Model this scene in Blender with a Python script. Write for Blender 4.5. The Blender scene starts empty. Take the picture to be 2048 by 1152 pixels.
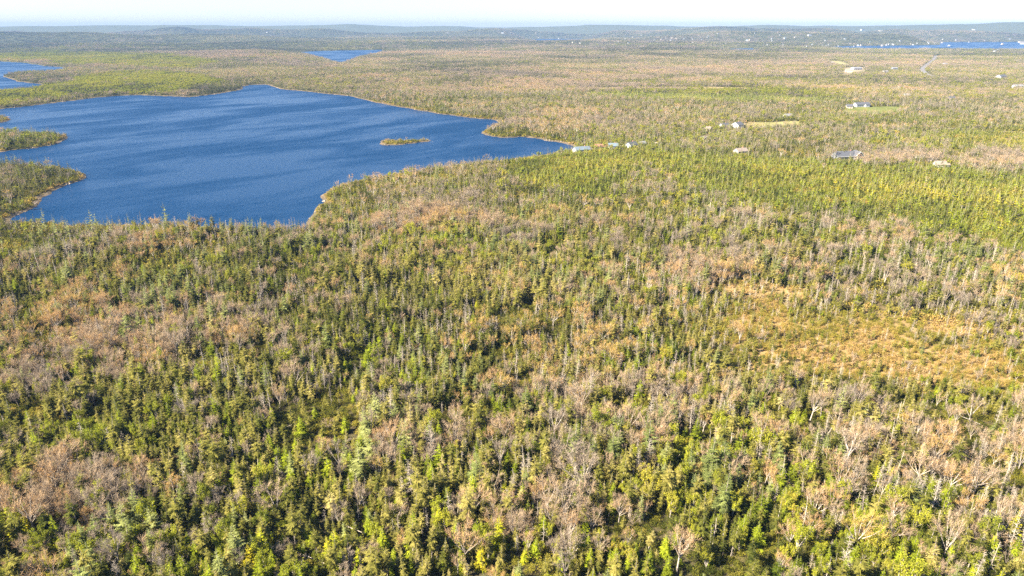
import bpy, math, random
import numpy as np
from mathutils import Vector, Matrix

SC = bpy.context.scene
COL = SC.collection
R = math.radians

# ------------------------------------------------------------------ camera, sky, sun, exposure
CAM_H = 106.0
FOC = 1365.0                    # focal length in pixels of the 2048 px wide photograph
HORIZON = 57.0                  # image row of the true horizon
PITCH = math.atan((576 - HORIZON) / FOC)
cam_data = bpy.data.cameras.new("camera")
cam = bpy.data.objects.new("camera", cam_data)
COL.objects.link(cam)
cam.location = (0, 0, CAM_H)
cam.rotation_euler = (math.pi / 2 - PITCH, 0, 0)
cam_data.sensor_width = 36.0
cam_data.lens = 36.0 * FOC / 2048.0
cam_data.clip_start = 0.5
cam_data.clip_end = 60000
SC.camera = cam

SUN_EL, SUN_AZ = 36.0, -112.0     # azimuth from +Y (view direction), negative = left
world = bpy.data.worlds.new("World")
SC.world = world
world.use_nodes = True
wn = world.node_tree
sky = wn.nodes.new("ShaderNodeTexSky")
sky.sky_type = 'NISHITA'
sky.sun_disc = False
sky.sun_elevation = R(SUN_EL)
sky.sun_rotation = R(SUN_AZ)
sky.altitude = 80
sky.air_density = 1.0
sky.dust_density = 0.4
sky.ozone_density = 1.0
bg = wn.nodes["Background"]
cool = wn.nodes.new("ShaderNodeVectorMath"); cool.operation = 'MULTIPLY'   # the day's air is a little bluer than the model's
cool.inputs[1].default_value = (.86, .94, 1.22)
wn.links.new(sky.outputs[0], cool.inputs[0]); wn.links.new(cool.outputs[0], bg.inputs[0])
bg.inputs[1].default_value = 0.044

sun_data = bpy.data.lights.new("sun", 'SUN')
sun_data.energy = 5.0
sun_data.angle = R(0.5)
sun_data.color = (1.0, 0.885, 0.70)
sun = bpy.data.objects.new("sun", sun_data)
COL.objects.link(sun)
sd = Vector((math.sin(R(SUN_AZ)) * math.cos(R(SUN_EL)), math.cos(R(SUN_AZ)) * math.cos(R(SUN_EL)), math.sin(R(SUN_EL))))
sun.rotation_euler = sd.to_track_quat('Z', 'Y').to_euler()
sun.location = (0, 0, 160)

SC.view_settings.view_transform = 'Standard'
SC.view_settings.look = 'None'
SC.view_settings.exposure = 2.33
SC.view_settings.gamma = 1.0
SC.view_settings.use_curve_mapping = False
SC.render.engine = 'CYCLES'
cy = SC.cycles
cy.max_bounces = 5
cy.diffuse_bounces = 2
cy.glossy_bounces = 2
cy.transmission_bounces = 2
cy.volume_bounces = 0
cy.transparent_max_bounces = 6
cy.use_denoising = False
cy.sample_clamp_indirect = 4.0
SC.render.filter_size = 1.1

# ------------------------------------------------------------------ helpers
rng = np.random.default_rng(11)
random.seed(5)
SP, CP = math.sin(PITCH), math.cos(PITCH)

def at(px, py, z=0.0):
    """ground point seen at a pixel of the 2048x1152 photograph"""
    u = (px - 1024) / FOC
    v = (576 - py) / FOC
    dx, dy, dz = u, CP + v * SP, -SP + v * CP
    t = (z - CAM_H) / dz
    return (dx * t, dy * t)

def to_pixel(x, y, z=0.0):
    dz = z - CAM_H
    depth = y * CP - dz * SP
    up = y * SP + dz * CP
    depth = np.maximum(depth, 1e-3)
    return 1024 + FOC * x / depth, 576 - FOC * up / depth

def hash2(ix, iy, seed):
    h = (ix.astype(np.int64) * 374761393 + iy.astype(np.int64) * 668265263 + seed * 974634777) & 0x7fffffff
    h = ((h ^ (h >> 13)) * 1274126177) & 0x7fffffff
    h = (h ^ (h >> 16)) & 0xffffff
    return h / float(0xffffff)

def vnoise(x, y, scale, seed=0):
    x = np.asarray(x, float) / scale; y = np.asarray(y, float) / scale
    ix = np.floor(x); iy = np.floor(y)
    fx = x - ix; fy = y - iy
    fx = fx * fx * (3 - 2 * fx); fy = fy * fy * (3 - 2 * fy)
    a = hash2(ix, iy, seed); b = hash2(ix + 1, iy, seed)
    c = hash2(ix, iy + 1, seed); d = hash2(ix + 1, iy + 1, seed)
    return (a * (1 - fx) + b * fx) * (1 - fy) + (c * (1 - fx) + d * fx) * fy

def fbm(x, y, scale, seed=0, octv=3):
    s = 0; a = 1; t = 0
    for k in range(octv):
        s = s + a * vnoise(x + 37.1 * k, y - 11.7 * k, scale / 2 ** k, seed + k)
        t += a; a *= 0.5
    return s / t

def sstep(a, b, v):
    t = np.clip((v - a) / (b - a), 0, 1)
    return t * t * (3 - 2 * t)

def poly_sd(x, y, poly):
    """signed distance, negative inside"""
    d2 = np.full(x.shape, 1e18); inside = np.zeros(x.shape, bool)
    n = len(poly)
    for i in range(n):
        x0, y0 = poly[i]; x1, y1 = poly[(i + 1) % n]
        ex, ey = x1 - x0, y1 - y0
        wx, wy = x - x0, y - y0
        t = np.clip((wx * ex + wy * ey) / (ex * ex + ey * ey + 1e-9), 0, 1)
        d2 = np.minimum(d2, (wx - ex * t) ** 2 + (wy - ey * t) ** 2)
        c = ((y0 <= y) & (y1 > y)) | ((y1 <= y) & (y0 > y))
        with np.errstate(divide='ignore', invalid='ignore'):
            xi = x0 + (y - y0) * ex / (ey if ey != 0 else 1e-9)
        inside ^= c & (x < xi)
    d = np.sqrt(d2)
    return np.where(inside, -d, d)

def W(pts):
    return [at(*p) for p in pts]

LAKE = W([(44, 446), (20, 446), (34, 432), (52, 418), (75, 402), (112, 382), (150, 366), (178, 352), (174, 345),
          (150, 339), (90, 333), (40, 330), (0, 328), (-240, 322), (-240, 306), (0, 304), (60, 298), (112, 288), (137, 277),
          (132, 271), (100, 269), (50, 268), (0, 268), (-240, 268), (-240, 247), (0, 247), (17, 243), (18, 238), (10, 234), (-60, 230),
          (-160, 226), (0, 219), (60, 212), (120, 204), (200, 195), (262, 190), (320, 192), (380, 195), (440, 188), (482, 179),
          (486, 174), (498, 170), (530, 169), (560, 178), (600, 182), (640, 186), (700, 193), (745, 203), (800, 215),
          (850, 223), (910, 232), (960, 238), (990, 240), (1003, 245), (985, 252), (965, 260), (964, 266), (972, 271), (1000, 275),
          (1055, 274), (1092, 279), (1134, 290), (1150, 300), (1100, 311), (1000, 322), (880, 337), (800, 349), (700, 368),
          (660, 384), (643, 390), (652, 402), (630, 411), (618, 420), (624, 440), (612, 458), (500, 464), (420, 458), (300, 452),
          (200, 452), (120, 450)])
ISLAND = W([(755, 287), (768, 290.5), (800, 289.5), (840, 286), (868, 282.5), (858, 279.5), (800, 280.5), (762, 283)])
LAKE_WEST = W([(-260, 118), (0, 123), (45, 125), (90, 132), (135, 135), (110, 143), (40, 145), (10, 149), (4, 153), (40, 164), (88, 168),
               (60, 179), (0, 183), (-260, 190)])
LAKE_FAR = W([(598, 104), (650, 101.5), (765, 99.5), (757, 106), (714, 115), (684, 127), (652, 118)])
BAY_A = W([(1060, 78), (1165, 77.5), (1180, 83), (1100, 86)])
BAY_B = W([(1655, 93), (1760, 91.5), (1880, 90), (1880, 84.5), (2200, 83), (2200, 103), (2000, 101), (1900, 100), (1700, 99)])
POND = W([(1462, 97.5), (1506, 96.5), (1508, 102), (1465, 103)])
WATERS = [LAKE, LAKE_WEST, LAKE_FAR, BAY_A, BAY_B, POND]

def water_sd(x, y):
    d = np.full(x.shape, 1e9)
    for i, w in enumerate(WATERS):
        s = poly_sd(x, y, w)
        d = np.minimum(d, s)
    isl = poly_sd(x, y, ISLAND)
    d = np.maximum(d, -isl)
    # ragged shoreline
    dist = np.hypot(x, y)
    d = d + (vnoise(x, y, 9, 91) - .5) * 5 * sstep(1500, 300, dist) + (vnoise(x, y, 30, 92) - .5) * 8
    return d

def terrain_h(x, y, wsd):
    d = np.hypot(x, y)
    th = np.degrees(np.arctan2(x, y))
    near = 1.3 + 2.6 * (fbm(x, y, 90, 3) - .45) + 1.2 * (vnoise(x, y, 24, 8) - .5)
    near += 10 * sstep(900, 2200, d) * (fbm(x, y, 420, 21) - .42)
    # low swell near the second lake, plantation rise
    for (px, py, r, a) in ((535, 112, 330, 17), (1350, 100, 700, 12), (880, 88, 900, 15), (1200, 340, 150, 3.0), (1800, 400, 170, 4.0)):
        cx, cyy = at(px, py)
        near += a * np.exp(-((x - cx) ** 2 + (y - cyy) ** 2) / (r * r))
    far = np.zeros_like(d)
    for (D, wd, A, sc, sd_) in ((4700, 400, 20, 6, 31), (6000, 500, 46, 7, 32), (7900, 650, 84, 5, 33), (10600, 900, 150, 3.2, 34)):
        jit = 0.25 + 1.5 * fbm(th, th * 0 + D * .01, sc, sd_, 4)
        if D > 10000: jit = 0.62 + 0.50 * fbm(th, th * 0 + 5.2, 7.0, sd_, 4) + 0.13 * sstep(5, 30, th)
        if D == 6000: jit = jit * (0.4 + 1.1 * sstep(8, 20, th) + .8 * sstep(-6, -25, th))
        far += A * jit * np.exp(-((d - D) / wd) ** 2)
    far += sstep(3600, 8000, d) * 26 * (fbm(x, y, 900, 41) - .3)
    h = near + far * sstep(3200, 5200, d)
    k = sstep(0, 1, (wsd - 1) / (10 + 0.05 * d))
    h = 0.55 + (np.maximum(h, 0.5) - 0.55) * k
    h = np.where(wsd < 2.0, 0.55 * sstep(-4, 2, wsd) * 2.4 - 0.78 - 1.6 * sstep(0, -12, wsd), h)
    return h

def new_mesh(name, verts, faces, smooth=False):
    me = bpy.data.meshes.new(name)
    verts = np.asarray(verts, np.float32); faces = np.asarray(faces, np.int32)
    me.vertices.add(len(verts)); me.vertices.foreach_set("co", verts.ravel())
    if len(faces):
        k = faces.shape[1]
        me.loops.add(faces.size); me.loops.foreach_set("vertex_index", faces.ravel())
        me.polygons.add(len(faces))
        me.polygons.foreach_set("loop_start", np.arange(0, faces.size, k, dtype=np.int32))
        if smooth: me.polygons.foreach_set("use_smooth", np.ones(len(faces), bool))
    me.update(calc_edges=True)
    return me

def link(name, data, parent=None, mats=()):
    o = bpy.data.objects.new(name, data)
    COL.objects.link(o)
    if parent is not None: o.parent = parent
    if data is not None:
        for m in mats:
            if m.name not in [q.name for q in data.materials if q]: data.materials.append(m)
    return o

# ------------------------------------------------------------------ materials
def mat(name):
    m = bpy.data.materials.new(name); m.use_nodes = True
    n = m.node_tree; n.nodes.clear()
    out = n.nodes.new("ShaderNodeOutputMaterial")
    return m, n, out

def ramp(n, stops):
    r = n.nodes.new("ShaderNodeValToRGB")
    e = r.color_ramp.elements
    while len(e) < len(stops): e.new(0.5)
    for q, (p, c) in zip(e, stops): q.position = p; q.color = (*c, 1)
    return r

def plant_mat(name, stops, transl=0.25, tone_amt=1.0):
    m, n, out = mat(name)
    a = n.nodes.new("ShaderNodeAttribute"); a.attribute_type = 'INSTANCER'; a.attribute_name = "tint"
    t = n.nodes.new("ShaderNodeAttribute"); t.attribute_type = 'GEOMETRY'; t.attribute_name = "tone"
    r = ramp(n, stops)
    # the tone of each spray shifts both hue (along the ramp) and value
    ma = n.nodes.new("ShaderNodeMath"); ma.operation = 'MULTIPLY_ADD'
    n.links.new(t.outputs["Fac"], ma.inputs[0]); ma.inputs[1].default_value = 0.35
    sub = n.nodes.new("ShaderNodeMath"); sub.operation = 'SUBTRACT'
    n.links.new(a.outputs["Fac"], sub.inputs[0]); sub.inputs[1].default_value = 0.175
    n.links.new(sub.outputs[0], ma.inputs[2])
    n.links.new(ma.outputs[0], r.inputs[0])
    mul = n.nodes.new("ShaderNodeVectorMath"); mul.operation = 'SCALE'
    n.links.new(r.outputs[0], mul.inputs[0])
    mb = n.nodes.new("ShaderNodeMath"); mb.operation = 'MULTIPLY_ADD'
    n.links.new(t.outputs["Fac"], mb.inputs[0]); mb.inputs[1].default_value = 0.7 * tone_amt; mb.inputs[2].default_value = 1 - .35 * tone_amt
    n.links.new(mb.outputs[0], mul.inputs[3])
    d = n.nodes.new("ShaderNodeBsdfDiffuse"); n.links.new(mul.outputs[0], d.inputs[0])
    if transl > 0:
        tr = n.nodes.new("ShaderNodeBsdfTranslucent"); n.links.new(mul.outputs[0], tr.inputs[0])
        mx = n.nodes.new("ShaderNodeMixShader"); mx.inputs[0].default_value = transl
        n.links.new(d.outputs[0], mx.inputs[1]); n.links.new(tr.outputs[0], mx.inputs[2])
        n.links.new(mx.outputs[0], out.inputs[0])
    else:
        n.links.new(d.outputs[0], out.inputs[0])
    return m

M = {}
M['spruce'] = plant_mat("spruce_needles", [(0, (.040, .052, .012)), (.3, (.105, .108, .022)), (.5, (.185, .170, .038)), (.75, (.27, .23, .070)), (1, (.34, .29, .13))])
M['fir'] = plant_mat("fir_needles", [(0, (.050, .072, .010)), (.4, (.135, .162, .014)), (.75, (.25, .295, .018)), (1, (.38, .32, .022))])
M['pine'] = plant_mat("pine_needles", [(0, (.080, .105, .032)), (.5, (.165, .190, .058)), (1, (.27, .28, .10))])
M['twigs'] = plant_mat("budding_twigs", [(0, (.22, .185, .15)), (.3, (.33, .26, .18)), (.55, (.38, .275, .165)), (.75, (.42, .255, .11)), (1, (.40, .29, .08))], .2)
M['leaf'] = plant_mat("young_leaves", [(0, (.12, .145, .020)), (.5, (.27, .285, .024)), (.8, (.35, .31, .042)), (1, (.42, .27, .05))], .35)
M['shrub'] = plant_mat("shrub_leaves", [(0, (.035, .048, .010)), (.25, (.095, .10, .018)), (.5, (.23, .21, .028)), (.7, (.32, .235, .055)), (.85, (.37, .23, .085)), (1, (.44, .33, .16))], .25)
M['dead'] = plant_mat("weathered_dead_wood", [(0, (.22, .185, .15)), (.5, (.33, .285, .23)), (1, (.46, .41, .34))], 0, .6)
M['bark'] = plant_mat("grey_bark", [(0, (.13, .105, .085)), (.5, (.31, .27, .225)), (1, (.46, .41, .35))], 0, .6)
M['rock'] = plant_mat("shore_rock", [(0, (.10, .085, .07)), (.5, (.20, .17, .14)), (1, (.34, .30, .25))], 0, .6)

def simple_mat(name, col, rough=.8, noise=0.0, scale=3.0, metallic=0):
    m, n, out = mat(name)
    p = n.nodes.new("ShaderNodeBsdfPrincipled")
    p.inputs["Roughness"].default_value = rough; p.inputs["Metallic"].default_value = metallic
    if noise:
        tc = n.nodes.new("ShaderNodeTexCoord")
        t = n.nodes.new("ShaderNodeTexNoise"); t.inputs["Scale"].default_value = scale; t.inputs["Detail"].default_value = 5
        n.links.new(tc.outputs["Object"], t.inputs[0])
        r = ramp(n, [(.3, tuple(c * (1 - noise) for c in col)), (.7, tuple(min(1, c * (1 + noise)) for c in col))])
        n.links.new(t.outputs["Fac"], r.inputs[0]); n.links.new(r.outputs[0], p.inputs["Base Color"])
    else: p.inputs["Base Color"].default_value = (*col, 1)
    n.links.new(p.outputs[0], out.inputs[0])
    return m

# ground: colour by what grows or lies there (stored per vertex), mottled by noise
m, n, out = mat("forest_floor")
va = n.nodes.new("ShaderNodeAttribute"); va.attribute_name = "ground"
geo = n.nodes.new("ShaderNodeNewGeometry")
t1 = n.nodes.new("ShaderNodeTexNoise"); t1.inputs["Scale"].default_value = .9; t1.inputs["Detail"].default_value = 6; t1.inputs["Roughness"].default_value = .7
t2 = n.nodes.new("ShaderNodeTexNoise"); t2.inputs["Scale"].default_value = .035; t2.inputs["Detail"].default_value = 8; t2.inputs["Roughness"].default_value = .75
n.links.new(geo.outputs["Position"], t1.inputs[0]); n.links.new(geo.outputs["Position"], t2.inputs[0])
r1 = ramp(n, [(.3, (.55, .6, .6)), (.5, (1, 1, 1)), (.72, (1.5, 1.4, 1.25))])
r2 = ramp(n, [(.3, (.6, .68, .6)), (.5, (1, 1, 1)), (.7, (1.45, 1.3, 1.15))])
n.links.new(t1.outputs[0], r1.inputs[0]); n.links.new(t2.outputs[0], r2.inputs[0])
v1 = n.nodes.new("ShaderNodeVectorMath"); v1.operation = 'MULTIPLY'; v2 = n.nodes.new("ShaderNodeVectorMath"); v2.operation = 'MULTIPLY'
n.links.new(va.outputs["Color"], v1.inputs[0]); n.links.new(r1.outputs[0], v1.inputs[1])
n.links.new(v1.outputs[0], v2.inputs[0]); n.links.new(r2.outputs[0], v2.inputs[1])
df = n.nodes.new("ShaderNodeBsdfDiffuse"); n.links.new(v2.outputs[0], df.inputs[0])
bmp = n.nodes.new("ShaderNodeBump"); bmp.inputs["Strength"].default_value = .6; bmp.inputs["Distance"].default_value = .5
n.links.new(t1.outputs[0], bmp.inputs["Height"]); n.links.new(bmp.outputs[0], df.inputs["Normal"])
n.links.new(df.outputs[0], out.inputs[0])
M['ground'] = m

# lake water: wind-ruffled, cat's paws change the roughness of the surface
m, n, out = mat("lake_water")
p = n.nodes.new("ShaderNodeBsdfPrincipled")
p.inputs["Base Color"].default_value = (.003, .028, .082, 1)
p.inputs["IOR"].default_value = 1.333; p.inputs["Specular IOR Level"].default_value = .09
geo = n.nodes.new("ShaderNodeNewGeometry")
mp = n.nodes.new("ShaderNodeMapping"); mp.inputs["Scale"].default_value = (1, 2.6, 1)
mr = n.nodes.new("ShaderNodeMapping"); mr.inputs["Rotation"].default_value = (0, 0, R(-50))
n.links.new(geo.outputs["Position"], mr.inputs[0]); n.links.new(mr.outputs[0], mp.inputs[0])
w0 = n.nodes.new("ShaderNodeTexNoise"); w0.inputs["Distortion"].default_value = .6; w0.inputs["Scale"].default_value = .0055; w0.inputs["Detail"].default_value = 6; w0.inputs["Roughness"].default_value = .62
w1 = n.nodes.new("ShaderNodeTexNoise"); w1.inputs["Scale"].default_value = .30; w1.inputs["Detail"].default_value = 5; w1.inputs["Roughness"].default_value = .7
n.links.new(mp.outputs[0], w0.inputs[0]); n.links.new(mp.outputs[0], w1.inputs[0])
rr = n.nodes.new("ShaderNodeMapRange"); rr.inputs[1].default_value = .42; rr.inputs[2].default_value = .60
rr.inputs[3].default_value = .2; rr.inputs[4].default_value = .46
n.links.new(w0.outputs[0], rr.inputs[0]); n.links.new(rr.outputs[0], p.inputs["Roughness"])
rb = n.nodes.new("ShaderNodeMapRange"); rb.inputs[1].default_value = .42; rb.inputs[2].default_value = .60
rb.inputs[3].default_value = .30; rb.inputs[4].default_value = 1.0
n.links.new(w0.outputs[0], rb.inputs[0])
bmp = n.nodes.new("ShaderNodeBump"); bmp.inputs["Distance"].default_value = 1.3
n.links.new(rb.outputs[0], bmp.inputs["Strength"])
n.links.new(w1.outputs[0], bmp.inputs["Height"]); n.links.new(bmp.outputs[0], p.inputs["Normal"])
n.links.new(p.outputs[0], out.inputs[0])
M['water'] = m

# ------------------------------------------------------------------ terrain
# clearings (houses, lawns, road): px, py, half width m, half depth m
def road_line(pts): return [at(*q) for q in pts]
ROADS = {
    'far': (road_line([(1872, 112), (1866, 122), (1855, 129), (1845, 137), (1847, 145), (1857, 153), (1890, 160), (1960, 168), (2120, 180)]), 6.0),
    'driveway': (road_line([(1240, 301), (1330, 290), (1410, 276), (1480, 262), (1560, 256), (1700, 250), (1900, 262), (2100, 270)]), 3.0),
}
HOUSE_SPOTS = []  # filled below before terrain
# name, px, py (base), width, depth, wall height, roof height, yaw deg, wall key, roof key, garage?, label
H = [
    ("grey_house", 1688, 324, 19, 9, 3.4, 3.3, 8, 'wall_grey', 'roof_grey', "long grey house with slate roof and white trimmed cross gable at the right end"),
    ("white_house", 1474, 258, 8.5, 10, 4.6, 2.6, 32, 'wall_white', 'roof_dark', "white two storey house with bright gable beside a pale lawn"),
    ("white_bungalow", 1448, 256, 11, 7, 2.8, 2.2, 28, 'wall_white', 'roof_dark', "low white bungalow with dark roof just left of the two storey white house"),
    ("long_shed", 1416, 284, 14, 6, 2.8, 1.3, 18, 'wall_tan', 'roof_light', "long low shed with pale flat roof below the white houses"),
    ("brown_cabin", 1414, 262, 7, 6, 2.6, 2.0, -20, 'wall_tan', 'roof_tan', "small cabin with tan roof behind the long pale shed"),
    ("small_grey_cottage", 1480, 314, 10, 7, 2.6, 2.2, 20, 'wall_white', 'roof_tan', "cottage with tan grey roof half hidden behind the young spruces"),
    ("blue_roof_house", 1163, 309, 14, 8, 2.6, 2.2, 20, 'wall_white', 'roof_blue', "house with wide pale blue roof nearest the lake shore"),
    ("white_cottage", 1204, 302, 13, 6, 2.6, 1.6, 4, 'wall_white', 'roof_rust', "long white cottage with rusty brown roof second from the lake"),
    ("blue_cottage", 1225, 305, 8, 7, 3.0, 2.0, 2, 'wall_white', 'roof_blue', "small white cottage with blue grey roof between the rust roofed and grey roofed cottages"),
    ("grey_roof_cottage", 1262, 303, 9, 8, 3.0, 2.6, 38, 'wall_white', 'roof_grey', "white gabled cottage with grey roof right of the blue cottage"),
    ("white_shed", 1284, 296, 5, 5, 2.6, 1.6, 20, 'wall_white', 'roof_light', "little white shed under pale bare trees right of the lakeside cottages"),
    ("hillside_house", 1722, 213, 22, 10, 3.4, 2.6, 12, 'wall_white', 'roof_dark', "wide dark roofed house with bright white wing at the top of a lawn"),
    ("tan_house", 1698, 216, 8, 6, 3.0, 2.0, -12, 'wall_tan', 'roof_grey', "small tan house left of the wide dark roofed one on the lawn"),
    ("clearing_house", 1575, 236, 11, 8, 3.0, 2.2, 25, 'wall_white', 'roof_light', "pale house with light roof among trees between the two lawns"),
    ("white_farmhouse", 1880, 340, 10, 6, 2.8, 2.2, -8, 'wall_white', 'roof_tan', "white house behind pinkish bare trees right of the long grey house"),
    ("brown_house", 1901, 201, 10, 8, 4.4, 2.4, 16, 'wall_brown', 'roof_dark', "dark brown house standing in golden trees on the right"),
    ("orchard_house", 1812, 194, 9, 7, 3.0, 2.2, 10, 'wall_white', 'roof_light', "whitish house beside pale trees between the brown house and the lawn house"),
    ("quarry_house", 1712, 141, 26, 14, 4, 3, 14, 'wall_white', 'roof_light', "large pale roofed building in the sandy clearing left of the winding road"),
    ("quarry_shed", 1697, 146, 16, 10, 4, 2.4, -14, 'wall_tan', 'roof_tan', "tan building at the left end of the sandy clearing"),
    ("square_building", 1788, 141, 13, 12, 7, 1.8, 0, 'wall_grey', 'roof_light', "tall square grey building midway between the sandy clearing and the road"),
    ("twin_cottage", 1770, 147, 12, 8, 3, 2.2, 12, 'wall_white', 'roof_light', "white cottage just left of the square grey building"),
    ("treeline_house", 1662, 128, 16, 9, 3.5, 2.2, 12, 'wall_white', 'roof_light', "pale house beside the grassy strip above the sandy clearing"),
    ("right_barn", 2002, 157, 20, 12, 5, 3.5, 22, 'wall_white', 'roof_dark', "white barn with dark roof right of the winding road"),
    ("far_right_house", 1890, 130, 13, 9, 4, 2.6, 18, 'wall_white', 'roof_light', "white house in the woods just right of the road bend"),
    ("edge_house", 2035, 176, 18, 9, 4, 2.6, 8, 'wall_white', 'roof_light', "white roofed house at the far right edge above the yellow green slope"),
    ("pond_house", 1488, 103, 26, 12, 5, 3, 0, 'wall_white', 'roof_light', "long white building beside the small dark pond"),
]
CLEAR = [(at(h[1], h[2]), h[3] * .42, 0.16) for h in H]
LAWNS = [
    (W([(1485, 250), (1540, 247), (1600, 246), (1600, 253), (1545, 257), (1490, 259)]), (.24, .22, .09)),
    (W([(1690, 218), (1720, 215), (1790, 214), (1810, 220), (1780, 229), (1710, 231), (1680, 226)]), (.13, .145, .045)),
    (W([(1655, 122), (1690, 126), (1705, 132), (1690, 134), (1664, 130)]), (.24, .22, .11)),
    (W([(1685, 138), (1725, 136), (1735, 146), (1700, 152), (1682, 150)]), (.26, .22, .15)),
    (W([(1650, 151), (1710, 152), (1710, 154.5), (1650, 153.5)]), (.34, .25, .15)),
    (W([(1140, 176.5), (1380, 176), (1550, 178), (1550, 181.5), (1380, 180), (1180, 180)]), (.28, .22, .11)),
]
BOG = W([(1400, 574), (1470, 576), (1560, 582), (1650, 588), (1760, 600), (1860, 625), (1960, 648), (2120, 668),
         (2160, 705), (2048, 690), (1950, 676), (1850, 655), (1740, 628), (1640, 612), (1560, 604), (1480, 600), (1410, 592)])
BOG_SMALL = W([(1560, 700), (1660, 690), (1700, 720), (1640, 750), (1550, 740)])

def blob(px, py, cx, cyy, rx, ry):
    q = ((px - cx) / rx) ** 2 + ((py - cyy) / ry) ** 2
    return np.exp(-q)

def pin(px, py, poly, soft):
    return sstep(soft, -soft, poly_sd(px, py, poly))

PLANT = [(1010, 335), (1080, 312), (1250, 308), (1450, 318), (1650, 332), (1850, 345), (2100, 380), (2200, 560), (2048, 520), (1900, 478),
         (1740, 452), (1600, 446), (1500, 425), (1400, 392), (1290, 380), (1180, 398), (1080, 392), (1030, 365)]
PLANT2 = [(1150, 180), (1330, 183), (1560, 190), (1700, 192), (1700, 204), (1500, 207), (1300, 199), (1180, 191)]
PLANT3 = [(1870, 272), (1960, 262), (2100, 258), (2100, 305), (1980, 300), (1890, 292)]
GREEN_W = [(180, 158), (250, 147), (330, 145), (420, 158), (440, 168), (380, 180), (330, 187), (190, 187), (60, 200), (0, 212), (-240, 225), (-240, 180), (0, 188), (90, 178)]
GREEN_FAR = [(-240, 108), (0, 112), (100, 104), (200, 106), (300, 112), (420, 122), (436, 134), (380, 140), (250, 134), (120, 130), (60, 122), (-240, 120)]

def zones(x, y):
    """local character of the woods"""
    px, py = to_pixel(x, y, 1.0)
    # wobble the edges so that nothing ends in a straight line
    d = np.hypot(x, y)
    wob = np.clip(d / 40, 3, 26)
    px = px + (vnoise(x, y, 35 + d * .02, 61) - .5) * 70
    py = py + (vnoise(x, y, 35 + d * .02, 62) - .5) * np.clip(5200 / d, 3, 26)
    z = {}
    z['plant'] = np.maximum.reduce([pin(px, py, PLANT, 8), pin(px, py, PLANT2, 3), .8 * pin(px, py, PLANT3, 4)])
    z['bog'] = pin(px, py, [to_pixel(a, b, 0) for a, b in BOG], 14)
    z['bog'] = z['bog'] * sstep(.36, .52, fbm(x, y, 22, 66) + .04)
    z['bog2'] = np.minimum(1, blob(px, py, 1620, 715, 190, 48) * .9 + blob(px, py, 1900, 740, 250, 62) + blob(px, py, 1460, 640, 170, 32) * .8 + blob(px, py, 1780, 655, 260, 36) * .7)
    z['green'] = np.maximum(pin(px, py, GREEN_W, 4), pin(px, py, GREEN_FAR, 3))
    z['green'] = np.maximum(z['green'], np.maximum.reduce([blob(px, py, 1150, 352, 70, 22), blob(px, py, 1600, 408, 120, 18) * .8, blob(px, py, 1960, 490, 120, 28),
                            blob(px, py, 1950, 285, 160, 18), blob(px, py, 1470, 190, 200, 8) * .8, blob(px, py, 60, 280, 120, 18) * .7, blob(px, py, 1700, 245, 300, 14) * .4, blob(px, py, 1420, 268, 120, 14) * .5, blob(px, py, 1250, 300, 160, 18) * .7,
                            blob(px, py, 210, 880, 90, 30) * .9, blob(px, py, 60, 1130, 150, 50) * .7, blob(px, py, 480, 1130, 200, 50) * .5, blob(px, py, 910, 490, 60, 18),
                            blob(px, py, 1660, 1090, 260, 60) * .5]))
    z['pink'] = np.maximum.reduce([blob(px, py, 900, 440, 110, 40), blob(px, py, 1290, 370, 60, 22), blob(px, py, 800, 350, 120, 25) * .8, blob(px, py, 230, 690, 170, 60) * .8,
                                   blob(px, py, 50, 800, 100, 60), blob(px, py, 1380, 560, 130, 30) * .8, blob(px, py, 1200, 840, 130, 70) * .7, blob(px, py, 170, 1010, 120, 70),
                                   blob(px, py, 1780, 325, 120, 14), blob(px, py, 2000, 330, 90, 20), blob(px, py, 600, 620, 60, 30) * .6, blob(px, py, 1090, 1050, 110, 60) * .7,
                                   blob(px, py, 1950, 900, 160, 70) * .5, blob(px, py, 1150, 250, 160, 20) * .5, blob(px, py, 440, 680, 90, 40) * .7])
    z['dark'] = np.maximum.reduce([blob(px, py, 700, 610, 230, 70), blob(px, py, 300, 850, 330, 60) * .8, blob(px, py, 900, 140, 180, 14), blob(px, py, 1300, 118, 260, 10) * .7,
                                   blob(px, py, 420, 180, 60, 8), blob(px, py, 60, 370, 130, 50) * .8, blob(px, py, 540, 100, 80, 8) * .7, blob(px, py, 450, 1050, 180, 70) * .7,
                                   blob(px, py, 1440, 1080, 120, 60) * .6])
    z['dead'] = np.maximum.reduce([blob(px, py, 1980, 700, 150, 60), blob(px, py, 1930, 1030, 200, 110), blob(px, py, 1500, 950, 120, 60) * .6, blob(px, py, 700, 800, 160, 60) * .4,
                                   blob(px, py, 1100, 700, 180, 60) * .5, blob(px, py, 1200, 150, 900, 30) * .5])
    z['spruceland'] = blob(px, py, 1150, 600, 350, 90) * .6
    return z, px, py

# terrain sheet: polar grid, fine in view, coarse behind
ang = np.concatenate([np.linspace(-180, -52, 33)[:-1], np.linspace(-52, -43, 20)[:-1], np.linspace(-43, 43, 560), np.linspace(43, 52, 20)[1:], np.linspace(52, 180, 33)[1:-1]])
rad = np.concatenate([[0.01, 20, 40, 55], np.geomspace(80, 13000, 462)])
A, Rr = np.meshgrid(np.radians(ang), rad)
X = Rr * np.sin(A); Y = Rr * np.cos(A)
gx, gy = X.ravel(), Y.ravel()
wsd = water_sd(gx, gy)
hz = terrain_h(gx, gy, wsd)

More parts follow.
